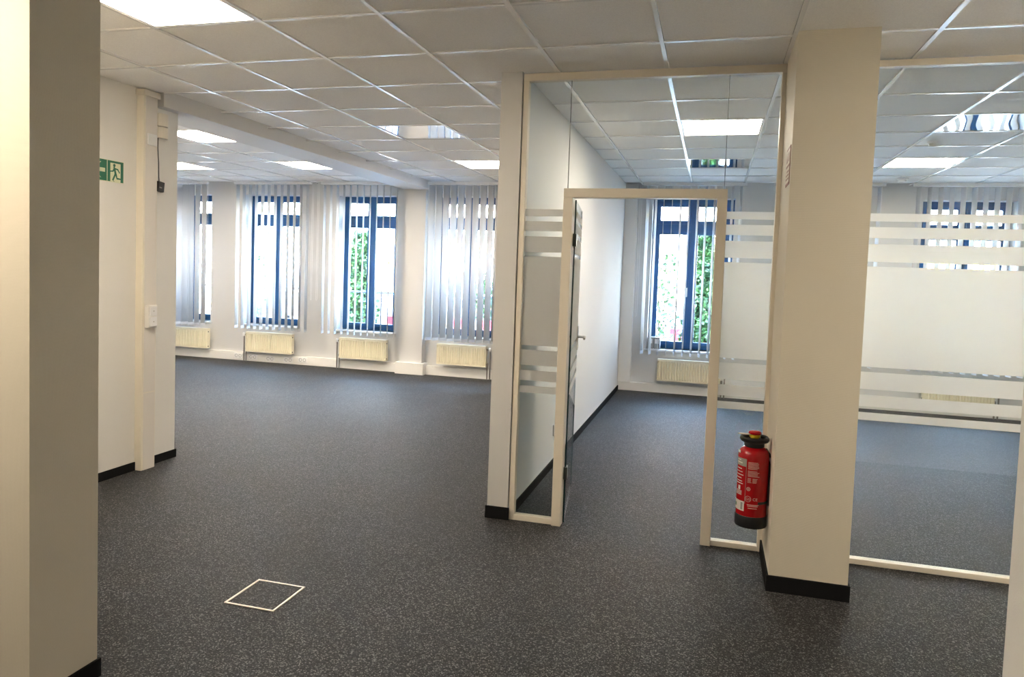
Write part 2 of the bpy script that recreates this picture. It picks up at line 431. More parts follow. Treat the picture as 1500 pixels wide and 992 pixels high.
WL = ['blue-framed window furthest left, behind half-closed blinds', 'second blue-framed window from the left, above the row of double sockets', 'blue-framed window immediately left of the far column',
      'blue-framed window right of the far column behind nearly closed blinds', 'blue-framed window seen through the glass doorway', 'blue-framed window mostly hidden behind the extinguisher column', 'blue-framed window furthest right, behind the striped glass']
for i, (a, c) in enumerate(WIN): window(i + 1, a, c, WL[i])

# ------------------------------------------------------------------ vertical blinds
BY, SZ0, SZ1, SW = 6.20, .515, 2.640, .127
slat_me = None
def lin(a, b_, n): return [a + (b_ - a) * i / (n - 1) for i in range(n)]
def blind(xs, angs, label, cord=None):
    global slat_me
    e = empty('vertical_blind', ((xs[0] + xs[-1]) / 2, BY, SZ0)); tag(e, label, 'blinds', 'vertical blinds at the windows')
    B(xs[0] - .06, xs[-1] + .06, BY - .022, BY + .022, SZ1 + .008, H - .004).build('head_rail', 'white_paint', e, .003)
    for x, a in zip(xs, angs):
        if slat_me is None:
            mb = MB(); N = 6
            for z in (0, SZ1 - SZ0):
                for i in range(N + 1):
                    u = i / N - .5; mb.v.append((u * SW, .006 * (1 - 4 * u * u), z))
            for i in range(N): mb.f.append((i, i + 1, i + N + 2, i + N + 1))
            s = mb.build('slat', 'slat', e, smooth=True, fix=False)
            so_ = s.modifiers.new('thick', 'SOLIDIFY'); so_.thickness = .0008
            mh = MB()
            for z in (-.002, .036):
                for i in range(N + 1):
                    u = i / N - .5; mh.v.append((u * SW * .97, .006 * (1 - 4 * u * u) - .0035, z))
                for i in range(N, -1, -1):
                    u = i / N - .5; mh.v.append((u * SW * .97, .006 * (1 - 4 * u * u) + .0035, z))
            K = 2 * N + 2
            mh.f.append(tuple(range(K))[::-1]); mh.f.append(tuple(K + i for i in range(K)))
            for i in range(K): mh.f.append((i, (i + 1) % K, K + (i + 1) % K, K + i))
            h = mh.build('hem', 'hem', s)
            s.matrix_parent_inverse = Matrix(); h.matrix_parent_inverse = Matrix()
            slat_me = (s, h)
        else:
            s = link_copy(slat_me[0], e); h = link_copy(slat_me[1], s)
        s.location = Vector((x, BY, SZ0)) - e.location; s.rotation_euler = (0, 0, R(a + random.uniform(-1.2, 1.2)))
    if cord:
        MB().tube([(cord, BY - .03, 2.65), (cord + .004, BY - .035, 1.6), (cord, BY - .03, 1.0), (cord - .012, BY - .03, .985), (cord - .02, BY - .03, 1.0), (cord - .018, BY - .035, 1.6), (cord - .02, BY - .03, 2.65)], .0022, 5).build('pull_cord', 'white_paint', e)
    return e
blind(lin(-6.24, -5.24, 10), [80] * 7 + [92, 96, 97], 'white vertical blind furthest left, its slats mostly closed', -5.15)
blind(lin(-4.655, -3.49, 12), [105] * 12, 'white vertical blind with half-open slats above the row of double sockets', -3.38)
blind(lin(-3.215, -2.09, 12), [105, 106, 106, 106, 107, 107, 109, 109, 109, 109, 109, 109], 'white vertical blind left of the far column, its slats turned almost edge-on', -3.29)
blind(lin(-1.575, -.41, 12), [66] * 12, 'white vertical blind right of the far column, nearly closed')
blind(lin(1.345, 2.47, 12), [78, 80, 94, 94, 101, 101, 102, 102, 103, 103, 103, 103], 'white vertical blind seen through the glass doorway', 1.27)
blind(lin(2.90, 4.01, 11), [98] * 11, 'white vertical blind mostly hidden behind the extinguisher column')
blind(lin(4.42, 5.56, 11), [97] * 11, 'white vertical blind furthest right behind the striped glass')

# ------------------------------------------------------------------ radiators
def radiator(x0, x1, z0, z1, label, side):
    e = empty('radiator', ((x0 + x1) / 2, 6.34, z0)); tag(e, label, 'radiator', 'cream panel radiators under the windows')
    yf, yb = 6.295, 6.372
    N = max(8, int(round((x1 - x0) / .0333))); mb = MB()
    # ribbed front panel: flat border rows top and bottom, ribs between
    xs = []
    for i in range(N):
        a = x0 + .012 + (x1 - x0 - .024) * i / N; p = (x1 - x0 - .024) / N
        xs += [(a, 0), (a + p * .25, 1), (a + p * .75, 1), (a + p * .98, 0)]
    xs = [(x0, 0)] + xs + [(x1, 0)]
    rows = [(z0, 0), (z0 + .018, 0), (z0 + .034, 1), (z1 - .040, 1), (z1 - .024, 0), (z1, 0)]
    for z, on in rows:
        for x, r_ in xs: mb.v.append((x, yf + (.013 if (r_ == 0 and on) else (.0 if on else .004)), z))
    W = len(xs)
    for j in range(len(rows) - 1):
        for i in range(W - 1): mb.f.append((j * W + i, j * W + i + 1, (j + 1) * W + i + 1, (j + 1) * W + i))
    fp = mb.build('front_panel', 'cream', e, fix=False)
    B(x0 + .004, x1 - .004, yf + .012, yb, z0 + .004, z1 - .006).build('body', 'cream', e, .004)
    B(x0 - .002, x1 + .002, yf + .006, yb, z1 - .006, z1 + .004).build('top_grille', 'cream', e, .002)
    for s in (x0 - .003, x1): B(s, s + .003, yf + .004, yb, z0 + .004, z1 - .002).build('side_panel', 'cream', e)
    d = -1 if side == 'left' else 1; xe = x0 if side == 'left' else x1; yp = 6.34
    xo = xe + d * .055; xi = xe + d * .018
    MB().tube([(xe, yp, z1 - .045), (xe + d * .03, yp, z1 - .045), (xo, yp, z1 - .06), (xo, yp, z1 - .085), (xo, yp, 0.0)], .009, 8).build('pipe', 'pipe', e, smooth=True)
    MB().tube([(xe, yp, z0 + .035), (xi, yp, z0 + .035), (xi, yp, z0 + .0), (xi, yp, 0.0)], .009, 8).build('pipe', 'pipe', e, smooth=True)
    MB().lathe([(.014, -.03), (.019, -.022), (.019, .012), (.012, .022)], (xo, yp - .012, z1 - .04), 16).build('thermostat_valve', 'white_paint', e, smooth=True)
    MB().lathe([(.013, -.016), (.015, -.006), (.015, .012), (.010, .02)], (xi, yp, z0 + .035), 12).build('return_valve', 'pipe', e, smooth=True)
    xv = x1 if side == 'left' else x0
    for zz in (z1 - .045, z0 + .03):
        MB().tube([(xv - .002 * d, 6.325, zz), (xv + .006 * (-d) * -1 * -1, 6.325, zz)], .010, 8).build('plug', 'black', e)
radiator(-6.05, -5.24, .155, .455, 'cream radiator furthest left, half hidden by the wall end', 'left')
radiator(-4.555, -3.775, .155, .452, 'cream radiator above the row of double sockets', 'left')
radiator(-2.99, -2.255, .160, .455, 'cream radiator immediately left of the far column', 'left')
radiator(-1.478, -.765, .175, .460, 'cream radiator right of the far column, its pipes on the right', 'right')
radiator(1.552, 2.330, .168, .445, 'cream radiator seen through the glass doorway', 'right')
radiator(4.62, 5.36, .155, .45, 'cream radiator furthest right, glimpsed between the frosted stripes', 'right')

# ------------------------------------------------------------------ sockets and switches
def plate_y(xc, zc, label, n=2, y=DF):
    w_ = .075 * n
    e = empty('wall_socket', (xc, y, zc)); tag(e, label, 'socket', 'double sockets on the cable duct')
    B(xc - w_ / 2, xc + w_ / 2, y - .012, y + .001, zc - .040, zc + .040).build('plate', 'white_paint', e, .004)
    for i in range(n):
        x = xc + (i - (n - 1) / 2) * .066
        mb = MB(); S_ = 20
        for r_, yy in ((.024, y - .0135), (.020, y - .0135), (.0185, y - .003)):
            for k in range(S_):
                a = 2 * math.pi * k / S_; mb.v.append((x + r_ * math.cos(a), yy, zc + r_ * math.sin(a)))
        for q in range(2):
            for k in range(S_): mb.f.append((q * S_ + k, q * S_ + (k + 1) % S_, (q + 1) * S_ + (k + 1) % S_, (q + 1) * S_ + k))
        mb.f.append(tuple(2 * S_ + k for k in range(S_)))
        ins = mb.build('insert', 'socket_well', e, fix=False)
        for dx in (-.0095, .0095): B(x + dx - .0025, x + dx + .0025, y - .0040, y - .0028, zc - .0025, zc + .0025).build('contact_hole', 'black', ins)
SL = ['white double socket left of the radiator pipes, first in the row', 'white double socket just right of the radiator pipes, second in the row', 'white double socket under the middle of the radiator, third in the row',
      'white double socket under the right end of the radiator, fourth in the row', 'white double socket right of the radiator, last in the row']
for (x, z), lb in zip([(-4.735, .070), (-4.478, .066), (-4.18, .058), (-3.87, .060), (-3.63, .076)], SL): plate_y(x, z, lb)

def plate_x(y0, y1, z0, z1, xf, label, d=1):
    e = empty('wall_socket', (xf, (y0 + y1) / 2, (z0 + z1) / 2)); tag(e, label, 'socket')
    a, b_ = sorted((xf, xf + d * .0125))
    B(a, b_, y0, y1, z0, z1).build('plate', 'white_paint', e, .003)
    yc, zc = (y0 + y1) / 2, (z0 + z1) / 2; mb = MB(); S_ = 22
    for r_, xx in ((.026, xf + d * .0125), (.0215, xf + d * .0125), (.0195, xf + d * .003)):
        for k in range(S_):
            t = 2 * math.pi * k / S_; mb.v.append((xx, yc + r_ * math.cos(t), zc + r_ * math.sin(t)))
    for q in range(2):
        for k in range(S_): mb.f.append((q * S_ + k, q * S_ + (k + 1) % S_, (q + 1) * S_ + (k + 1) % S_, (q + 1) * S_ + k))
    mb.f.append(tuple(2 * S_ + k for k in range(S_)))
    ins = mb.build('insert', 'plastic', e, fix=False)
    for dy in (-.0095, .0095):
        a, b_ = sorted((xf + d * .0028, xf + d * .0042)); B(a, b_, yc + dy - .0028, yc + dy + .0028, zc - .0028, zc + .0028).build('contact_hole', 'black', ins)
plate_x(1.113, 1.195, 2.306, 2.386, -1.6725, 'single white socket high on the cable trunking beside the alarm sounder')
plate_x(2.33, 2.41, .245, .335, 1.04, 'white socket low on the partition wall behind the glass side pane')
sw = empty('light_switch', (-1.6725, 1.145, 1.10)); tag(sw, 'white double light switch on the cable trunking', 'light switch')
B(-1.6725, -1.640, 1.103, 1.187, 1.022, 1.182).build('housing', 'plastic', sw, .004)
for z in (1.031, 1.107): B(-1.640, -1.632, 1.112, 1.178, z, z + .066).build('rocker', 'white_paint', sw, .003)
for z in (1.062, 1.138): B(-1.632, -1.6312, 1.141, 1.149, z, z + .006).build('pilot_lens', 'label_grey', sw)

# alarm sounder with cable and black adapter
al = empty('alarm_sounder', (-1.735, 1.26, 2.46)); tag(al, 'beige two-part alarm sounder mounted high at the wall end', 'alarm')
B(-1.735, -1.712, 1.216, 1.345, 2.372, 2.555).build('back_plate', 'plastic_warm', al, .003)
for z0, z1 in ((2.375, 2.455), (2.462, 2.552)):
    pts = [(-1.713 + .050 * math.sin(math.pi * i / 10), 1.280 - .058 * math.cos(math.pi * i / 10)) for i in range(11)]
    MB().prism(pts, z0, z1, 'xy').build('cover', 'plastic_warm', al, .003)
ad = empty('power_adapter', (-1.685, 1.25, 2.03)); tag(ad, 'small black power adapter hanging on its cable below the alarm sounder', 'adapter')
k = B(-.016, .016, -.030, .030, -.036, .036).build('housing', 'black', ad, .004); k.matrix_parent_inverse = Matrix(); k.rotation_euler = (R(-7), 0, 0)
k = B(.016, .0166, -.020, .004, -.012, -.004).build('print', 'label_grey', ad); k.matrix_parent_inverse = Matrix(); k.rotation_euler = (R(-7), 0, 0)
MB().tube([(-1.685, 1.244, 2.064), (-1.685, 1.240, 2.10), (-1.688, 1.240, 2.20), (-1.69, 1.234, 2.30), (-1.69, 1.234, 2.376)], .0035, 6).build('cable', 'black', ad, smooth=True)

# ------------------------------------------------------------------ exit sign
ex = empty('exit_sign', (-1.735, .83, 2.09)); tag(ex, 'green exit sign with an arrow and a running figure on the cream wall', 'sign')
XS = -1.735
B(XS, XS + .004, .686, .966, 2.016, 2.160).build('plate', 'lum_sign', ex)
def sp(pts, name, m, t0=.004, t1=.0046): return MB().prism(pts, XS + t0, XS + t1, 'yz').build(name, m, ex)
sp([(.690, 2.019), (.823, 2.019), (.823, 2.157), (.690, 2.157)], 'arrow_field', 'green_sign')
sp([(.829, 2.019), (.963, 2.019), (.963, 2.157), (.829, 2.157)], 'figure_field', 'green_sign')
sp([(.852, 2.019), (.938, 2.019), (.938, 2.143), (.852, 2.143)], 'doorway', 'lum_sign', .0046, .0050)
ar = [(.699, 2.088), (.757, 2.140), (.776, 2.140), (.737, 2.101), (.808, 2.101), (.808, 2.075), (.737, 2.075), (.776, 2.036), (.757, 2.036)]
sp(ar, 'arrow', 'lum_sign', .0046, .0050)
def g(a, b_): return (.852 + a * .086, 2.019 + b_ * .124)
fig = [[g(.28, .78), g(.34, .84), g(.42, .80), g(.47, .73), g(.62, .40), g(.58, .34), g(.40, .42), g(.36, .60)],      # trunk
       [g(.36, .70), g(.40, .76), g(.75, .72), g(.95, .52), g(.88, .48), g(.70, .64), g(.42, .68)],                    # rear arm
       [g(.33, .66), g(.30, .72), g(.22, .60), g(-.02, .57), g(-.02, .51), g(.27, .53), g(.40, .62)],                  # front arm
       [g(.42, .46), g(.58, .46), g(.46, .28), g(.30, .06), g(.40, .01), g(.36, -.0), g(.17, .10), g(.30, .28)],        # front leg
       [g(.48, .44), g(.62, .42), g(.68, .24), g(1.08, .22), g(1.10, .15), g(.62, .15), g(.52, .30)]]                  # rear leg
MB().prism([(g(.38, .90)[0] + .0105 * math.cos(2 * math.pi * i / 14), g(.38, .90)[1] - .002 + .0105 * math.sin(2 * math.pi * i / 14)) for i in range(14)], XS + .005, XS + .0054, 'yz').build('figure_head', 'green_sign', ex)
mb = MB()
for p in fig: mb.prism(p, XS + .005, XS + .0054, 'yz')
o = mb.build('running_figure', 'green_sign', ex)

# ------------------------------------------------------------------ glass partition and door
GY0, GY1 = 1.075, 1.125
GP = (GY0 + GY1) / 2
STR = [(1.848, 1.890), (1.760, 1.818), (1.634, 1.728), (1.073, 1.609), (.953, 1.046), (.860, .922), (.786, .828)]
gp = empty('glass_partition', (1.78, GP, 0)); struct(gp, 'glazed partition in a cream frame around the open glass doorway', 'glass partition')
def fr(*a, name='frame_bar', p=None): return B(*a).build(name, 'frame', p or gp, .003)
fr(1.045, 2.512, GY0, GY1, 2.640, H - .001, name='top_rail')
fr(1.045, 1.078, GY0, GY1, 0, 2.640, name='jamb'); fr(2.488, 2.512, GY0, GY1, 0, 2.640, name='jamb')
fr(1.078, 1.314, GY0, GY1, 0, .034, name='bottom_rail'); fr(2.236, 2.488, GY0, GY1, 0, .030, name='bottom_rail')
DY0, DY1 = 1.060, 1.130
fr(1.314, 1.370, DY0, DY1, 0, 1.958, name='door_jamb'); fr(2.180, 2.236, DY0, DY1, 0, 1.958, name='door_jamb'); fr(1.314, 2.236, DY0, DY1, 1.958, 2.011, name='door_header')
def pane(x0, x1, z0, z1, parent, stripes=True, y=GP):
    p = B(x0, x1, y - .005, y + .005, z0, z1).build('pane', 'glass', parent)
    if stripes:
        for a, c in STR: B(x0 + .001, x1 - .001, y - .0062, y - .0052, a, c).build('frosted_stripe', 'frost', p)
    return p
pane(1.078, 1.3285, .034, 2.640, gp); pane(1.3315, 2.2145, 2.011, 2.640, gp, False); pane(2.2175, 2.488, .030, 2.640, gp)
for x in (1.330, 2.216): B(x - .0015, x + .0015, GP - .0055, GP + .0055, 2.011, 2.640).build('glass_joint', 'glass_seam', gp)
g2 = empty('glass_partition', (3.9, GP, 0)); struct(g2, 'wide glazed partition with frosted stripes right of the extinguisher column', 'glass partition')
fr(2.868, 5.2, GY0, GY1, 2.650, H - .001, name='top_rail', p=g2); fr(2.868, 5.2, GY0, GY1, 0, .030, name='bottom_rail', p=g2)
fr(2.868, 2.895, GY0, GY1, .03, 2.65, name='jamb', p=g2); fr(5.17, 5.2, GY0, GY1, .03, 2.65, name='jamb', p=g2)
pane(2.895, 4.03, .030, 2.650, g2); pane(4.036, 5.17, .030, 2.650, g2)
B(4.030, 4.036, GP - .006, GP + .006, .03, 2.65).build('glass_joint', 'glass_edge', g2)
struct(B(5.2, XR, GY0 - .02, GY1 + .02, 0, H + .03).build('wall_corridor', 'wall'), 'white wall beyond the right glazed partition')

# door leaf, swung into the room a little past ninety degrees
dr = empty('door_1', (1.378, 1.118, 0)); struct(dr, 'frameless glass door standing open into the room', 'door')
dr.rotation_euler = (0, 0, R(97.5))
def dpart(mb, name, m, p=None, bev=0, smooth=False):
    o = mb.build(name, m, p or dr, bev, smooth); o.matrix_parent_inverse = Matrix(); return o
leaf = dpart(B(.004, .800, -.004, .004, .010, 1.948), 'leaf', 'glass')
dpart(B(.001, .0045, -.0045, .0045, .010, 1.948), 'near_edge', 'glass_edge')
dpart(B(.799, .8022, -.0042, .0042, .010, 1.948), 'far_edge', 'glass_edge')
for a, c in STR: dpart(B(.006, .798, -.0054, -.0042, a, c), 'frosted_stripe', 'frost', leaf)
for z in (1.675, .275):
    dpart(B(-.012, .050, -.012, .012, z, z + .075), 'hinge', 'hinge', bev=.002)
dpart(B(.700, .770, -.014, .014, .985, 1.150), 'lock_case', 'chrome', bev=.004)
for s in (-1, 1):
    dpart(MB().tube([(.735, s * .013, 1.075), (.735, s * .050, 1.075), (.728, s * .058, 1.075), (.630, s * .058, 1.072)], .009, 10), 'lever', 'chrome', smooth=True)

# ------------------------------------------------------------------ floor box
fb = empty('floor_box', (.283, -.296, 0)); tag(fb, 'square floor socket box flush in the carpet with a pale metal rim', 'floor box')
x0, x1, y0, y1 = .156, .406, -.428, -.170
fbm = MB()
o_ = [(x0, y0), (x1, y0), (x1, y1), (x0, y1)]; t_ = .009
i_ = [(x0 + t_, y0 + t_), (x1 - t_, y0 + t_), (x1 - t_, y1 - t_), (x0 + t_, y1 - t_)]
for z in (.0, .004): fbm.v += [(p[0], p[1], z) for p in o_] + [(p[0], p[1], z) for p in i_]
for k in range(4):
    n_ = (k + 1) % 4
    fbm.f += [(k, 4 + k, 4 + n_, n_), (8 + k, 8 + n_, 12 + n_, 12 + k), (k, n_, 8 + n_, 8 + k), (4 + k, 12 + k, 12 + n_, 4 + n_)]
fbm.build('rim', 'frame', fb)
B(x0 + t_ + .003, x1 - t_ - .003, y0 + t_ + .003, y1 - t_ - .003, 0, .0025).build('lid', 'carpet', fb)
B(x0 + t_, x1 - t_, y0 + t_, y1 - t_, 0, .0008).build('gap', 'dark_gap', fb)

# ------------------------------------------------------------------ fire extinguisher
EX, EY, EZ, ER = 2.427, .78, .247, .077
fe = empty('fire_extinguisher', (EX, EY, EZ)); tag(fe, 'red fire extinguisher hung on the side of the cream column', 'fire extinguisher')
MB().lathe([(ER - .004, .010), (ER, .020), (ER, .362), (ER - .002, .378), (ER - .008, .392), (ER - .018, .402), (.048, .409), (.034, .412)], (EX, EY, EZ), 48).build('cylinder', 'red', fe, smooth=True)
MB().lathe([(ER - .012, 0), (ER + .001, 0), (ER + .003, .006), (ER + .003, .056), (ER + .001, .060), (ER - .002, .060)], (EX, EY, EZ), 48).build('foot_ring', 'rubber', fe, smooth=True)
MB().lathe([(.044, .408), (.050, .414), (.050, .432), (.068, .438), (.073, .446), (.073, .456), (.066, .464), (.054, .458), (.050, .446), (.020, .444)], (EX, EY, EZ), 40).build('carry_ring', 'rubber', fe, smooth=True)
MB().lathe([(.020, .444), (.020, .458), (.027, .460), (.027, .472), (.018, .474)], (EX, EY, EZ), 24).build('valve_ring', 'yellow', fe, smooth=True)
MB().lathe([(.022, .473), (.031, .475), (.032, .484), (.026, .490), (.010, .492)], (EX, EY, EZ), 24).build('strike_knob', 'red', fe, smooth=True)
MB().prism([(EX - .085, EY - .016), (EX - .070, EY - .024), (EX - .020, EY - .020), (EX - .020, EY - .008), (EX - .070, EY - .006)], EZ + .472, EZ + .477, 'xy').build('safety_tag', 'sign_cream', fe, .001)
MB().tube([(EX + .060, EY + .03, EZ + .395), (EX + .078, EY + .010, EZ + .37), (EX + .0815, EY - .020, EZ + .33), (EX + .0815, EY - .030, EZ + .16), (EX + .0815, EY - .040, EZ + .12)], .0065, 8).build('hose', 'rubber', fe, smooth=True)
MB().prism([(EX + .0765, EY - .012), (2.510, EY - .03), (2.510, EY + .03), (EX + .0765, EY + .012)], EZ + .10, EZ + .36, 'xy').build('wall_bracket', 'white_paint', fe, .001)
# strap
st = MB(); S_ = 40
for z in (.128, .140):
    for rr in (ER + .0005, ER + .003):
        for k in range(S_ + 1):
            a = R(-70 + 140 * k / S_); st.v.append((EX + rr * math.cos(a), EY + rr * math.sin(a), EZ + z))
n_ = S_ + 1
for k in range(S_): st.f += [(k, k + 1, n_ + k + 1, n_ + k), (2 * n_ + k, 3 * n_ + k, 3 * n_ + k + 1, 2 * n_ + k + 1), (n_ + k, n_ + k + 1, 3 * n_ + k + 1, 3 * n_ + k), (k, 2 * n_ + k, 2 * n_ + k + 1, k + 1)]
st.build('strap', 'rubber', fe)
# printed label wrapped round the cylinder; angle 0 faces the viewer side, positive to the right
A0 = math.atan2(-3.133 - EY, 2.176 - EX)
def wrap(u0, u1, z0, z1, mb, off=.0006):
    """curved patch; u in degrees"""
    n_ = max(2, int(abs(u1 - u0) / 5) + 1); k = len(mb.v)
    for z in (z0, z1):
        for i in range(n_ + 1):
            a = A0 + R(u0 + (u1 - u0) * i / n_); mb.v.append((EX + (ER + off) * math.cos(a), EY + (ER + off) * math.sin(a), EZ + z))
    for i in range(n_): mb.f.append((k + i, k + i + 1, k + n_ + 2 + i, k + n_ + 1 + i))
    return mb
wrap(-78, -24, .315, .355, MB()).build('label_header', 'label_grey', fe, fix=False)
mb = MB(); wrap(-25.5, -24, .125, .315, mb); mb.build('label_edge', 'label_grey', fe, fix=False)
mb = MB()
rnd = random.Random(3)
z = .346
for i in range(15):                      # small print, right block
    z -= .0066
    if i in (6, 11): z -= .005
    if i < 11:
        wrap(-18, 20 + rnd.uniform(-4, 5), z, z + .0030, mb)
    else:
        u = -18
        wrap(u, -4 + rnd.uniform(-3, 1), z, z + .0032, mb); wrap(0, 12 + rnd.uniform(-3, 8), z, z + .0032, mb)
for i, zz in enumerate((.122, .115, .104)): wrap(-16 + 2 * i, 27 - 3 * i, zz, zz + .0032, mb)
mb.build('small_print', 'label_pink', fe, fix=False, kind='stuff')
mb = MB()
for i, zz in enumerate((.298, .282, .266, .250, .234, .222)): wrap(-76, -44 + 4 * (i % 3), zz, zz + .0042, mb)
for zz in (.342, .328): wrap(-76, -50 + (zz < .33) * 8, zz, zz + .006, mb, .0010)
wrap(-80, -58, .378, .392, mb)
for i in range(4): wrap(-74, -40, .165 + i * .0062, .168 + i * .0062, mb)
mb.build('instruction_print', 'label_white', fe, fix=False, kind='stuff')
wrap(-60, -48, .190, .212, MB()).build('pictogram', 'label_white', fe, fix=False)
wrap(-85, -27, .085, .135, MB()).build('inspection_sticker', 'label_white', fe, fix=False)
mb = MB()
for i in range(6): wrap(-42, -33, .092 + i * .0062, .0955 + i * .0062, mb, .0010)
mb.build('barcode', 'black', fe, fix=False, kind='stuff')
wrap(-85, -66, .100, .118, MB(), .0010).build('sticker_stamp', 'green_sign', fe, fix=False)
def text_on(txt, u, z, size, m, name):
    c = bpy.data.curves.new('t', 'FONT'); c.body = txt; c.size = size; c.align_x = 'CENTER'
    o = bpy.data.objects.new('t', c); COL.objects.link(o)
    me = bpy.data.meshes.new_from_object(o.evaluated_get(bpy.context.evaluated_depsgraph_get()))
    bpy.data.objects.remove(o)
    for v in me.vertices:
        a = A0 + R(u) + v.co.x / ER; zz = z + v.co.y
        v.co = (EX + (ER + .0008) * math.cos(a), EY + (ER + .0008) * math.sin(a), EZ + zz)
    me.materials.clear(); me.materials.append(MAT[m]); me.name = name
    o = bpy.data.objects.new(name, me); COL.objects.link(o); o.parent = fe; o.matrix_parent_inverse = Matrix.Translation(-fe.location)
def ring_on(u, z, r0, r1, m, name):
    mb = MB(); S_ = 24
    for r_ in (r0, r1):
        for k in range(S_):
            t = 2 * math.pi * k / S_; a = A0 + R(u) + r_ * math.cos(t) / ER
            mb.v.append((EX + (ER + .0008) * math.cos(a), EY + (ER + .0008) * math.sin(a), EZ + z + r_ * math.sin(t)))
    for k in range(S_): mb.f.append((k, (k + 1) % S_, S_ + (k + 1) % S_, S_ + k))
    mb.build(name, m, fe, fix=False)
ring_on(-13, .204, .0065, .0098, 'label_pink', 'ring_mark'); ring_on(-13, .204, .0, .0035, 'label_pink', 'ring_mark')
text_on('GS', -13, .146, .018, 'label_pink', 'test_mark'); ring_on(-13, .1525, .0135, .0155, 'label_pink', 'test_mark_ring')
text_on('CE', 13, .146, .020, 'label_pink', 'conformity_mark')

# extinguisher sign on the column side
sg = empty('safety_sign', (2.51, .69, 2.08)); tag(sg, 'small faded pictogram sign high on the side of the extinguisher column', 'sign')
B(2.507, 2.51, .600, .780, 1.985, 2.170).build('plate', 'sign_brown', sg)
B(2.5064, 2.507, .612, .768, 2.085, 2.158).build('upper_field', 'sign_cream', sg)
B(2.5064, 2.507, .612, .768, 1.997, 2.072).build('lower_field', 'sign_cream', sg)
MB().prism([(.64, 2.10), (.67, 2.10), (.67, 2.138), (.655, 2.150), (.64, 2.138)], 2.5058, 2.5064, 'yz').build('bottle_pictogram', 'sign_brown', sg)
MB().prism([(.70, 2.098), (.75, 2.098), (.742, 2.125), (.735, 2.112), (.725, 2.148), (.712, 2.120)], 2.5058, 2.5064, 'yz').build('flame_pictogram', 'sign_brown', sg)
for i in range(3): B(2.5058, 2.5064, .63, .75 - .03 * (i == 2), 2.012 + i * .018, 2.020 + i * .018).build('text_line', 'sign_brown', sg)

# grey folders on the sill behind the doorway
for i, (xa, xb, c, lb) in enumerate([(1.405, 1.475, 'grey_box', 'grey file box on the window sill, left of the pair'), (1.482, 1.56, 'grey_box', 'grey file box on the window sill, right of the pair')]):
    fbx = empty('file_box', ((xa + xb) / 2, 6.52, WZ0)); tag(fbx, lb, 'file box', 'file boxes on the sill')
    B(xa, xb, 6.43, 6.585, WZ0 + .0005, WZ0 + .15).build('case', c, fbx, .003)
    B(xa + .012, xb - .012, 6.4285, 6.43, WZ0 + .07, WZ0 + .13).build('spine_label', 'white_paint', fbx)

# ------------------------------------------------------------------ outside
GZ = -.15
struct(B(XL - .25, XR + .25, YB - .25, YW + .30, H + .26, 9.2).build('shading_storeys', 'facade'), 'unseen upper storeys added above the office to shade the near street', 'building')  # unseen mass added to keep the sun off the pavement near the windows
struct(B(-45, 45, YW + .30, 60, GZ - .2, GZ).build('ground', 'asphalt'), 'pale pavement and street outside the windows')
def building(x0, x1, y0, y1, h, label, m, nx, nz, roof=None):
    e = empty('building', ((x0 + x1) / 2, (y0 + y1) / 2, GZ)); tag(e, label, 'building', 'houses across the street')
    B(x0, x1, y0, y1, GZ, h).build('walls', m, e)
    if roof: MB().prism([(y0 - .4, h), (y1 + .4, h), ((y0 + y1) / 2, h + 3)], x0 - .3, x1 + .3, 'yz').build('roof', roof, e)
    dx = (x1 - x0) / nx
    for i in range(nx):
        for j in range(nz):
            a = x0 + dx * (i + .28); b_ = x0 + dx * (i + .72); z = .9 + j * 2.9
            f = wall_holes(a, b_, z, z + 1.5, y0 - .05, y0 + .0, [(a + .08, b_ - .08, z + .08, z + 1.42)]).build('window', 'white_paint', e)
            B(a + .08, b_ - .08, y0 - .02, y0 - .01, z + .08, z + 1.42).build('pane', 'far_glass', f)
building(-34, -19.5, 27, 36, 9.0, 'pale house far left across the street', 'facade', 5, 3, 'roof_red')
building(-18.5, -6.5, 26, 36, 10.5, 'white house across the street seen through the left windows', 'facade', 4, 3, 'roof_red')
building(-5.5, 7, 27, 36, 9.5, 'cream house across the street seen through the glass doorway', 'facade_warm', 4, 3, 'roof_red')
building(8, 24, 25, 36, 10.0, 'white house across the street at the far right', 'facade', 5, 3)

def shrub(x, y, rx, ry, z1, label, nleaf, seed, top=1.0):
    e = empty('shrub', (x, y, GZ)); tag(e, label, 'shrub', 'shrubs outside the windows')
    rr = random.Random(seed)
    for k in range(3):
        MB().tube([(x + rr.uniform(-.05, .05), y, GZ), (x + rr.uniform(-rx, rx) * .4, y + rr.uniform(-ry, ry) * .4, GZ + z1 * .5), (x + rr.uniform(-rx, rx) * .7, y + rr.uniform(-ry, ry) * .6, GZ + z1 * .9)], .018, 6).build('stem', 'bark', e)
    mb = MB()
    for i in range(nleaf):
        a = rr.uniform(0, 2 * math.pi); t = rr.random() ** .55; zz = rr.random() ** .9
        wgt = (1 - .75 * zz * top) if zz > .25 else .8
        p = Vector((x + rx * t * wgt * math.cos(a), y + ry * t * wgt * math.sin(a), GZ + .05 + zz * z1))
        d = Vector((rr.uniform(-1, 1), rr.uniform(-1, 1), rr.uniform(-.6, .8))).normalized(); s = d.orthogonal().normalized()
        s = (Matrix.Rotation(rr.uniform(0, 6.28), 3, d) @ s)
        L = rr.uniform(.06, .12); W_ = L * .42
        k = len(mb.v); mb.v += [tuple(p), tuple(p + d * L * .5 + s * W_), tuple(p + d * L), tuple(p + d * L * .5 - s * W_)]
        mb.f += [(k, k + 1, k + 2, k + 3)]
    mb.build('foliage', 'leaf', e, fix=False, kind='stuff')
shrub(-4.75, 10.3, .50, .45, 2.25, 'leafy green shrub outside the window left of the far column', 4500, 1)
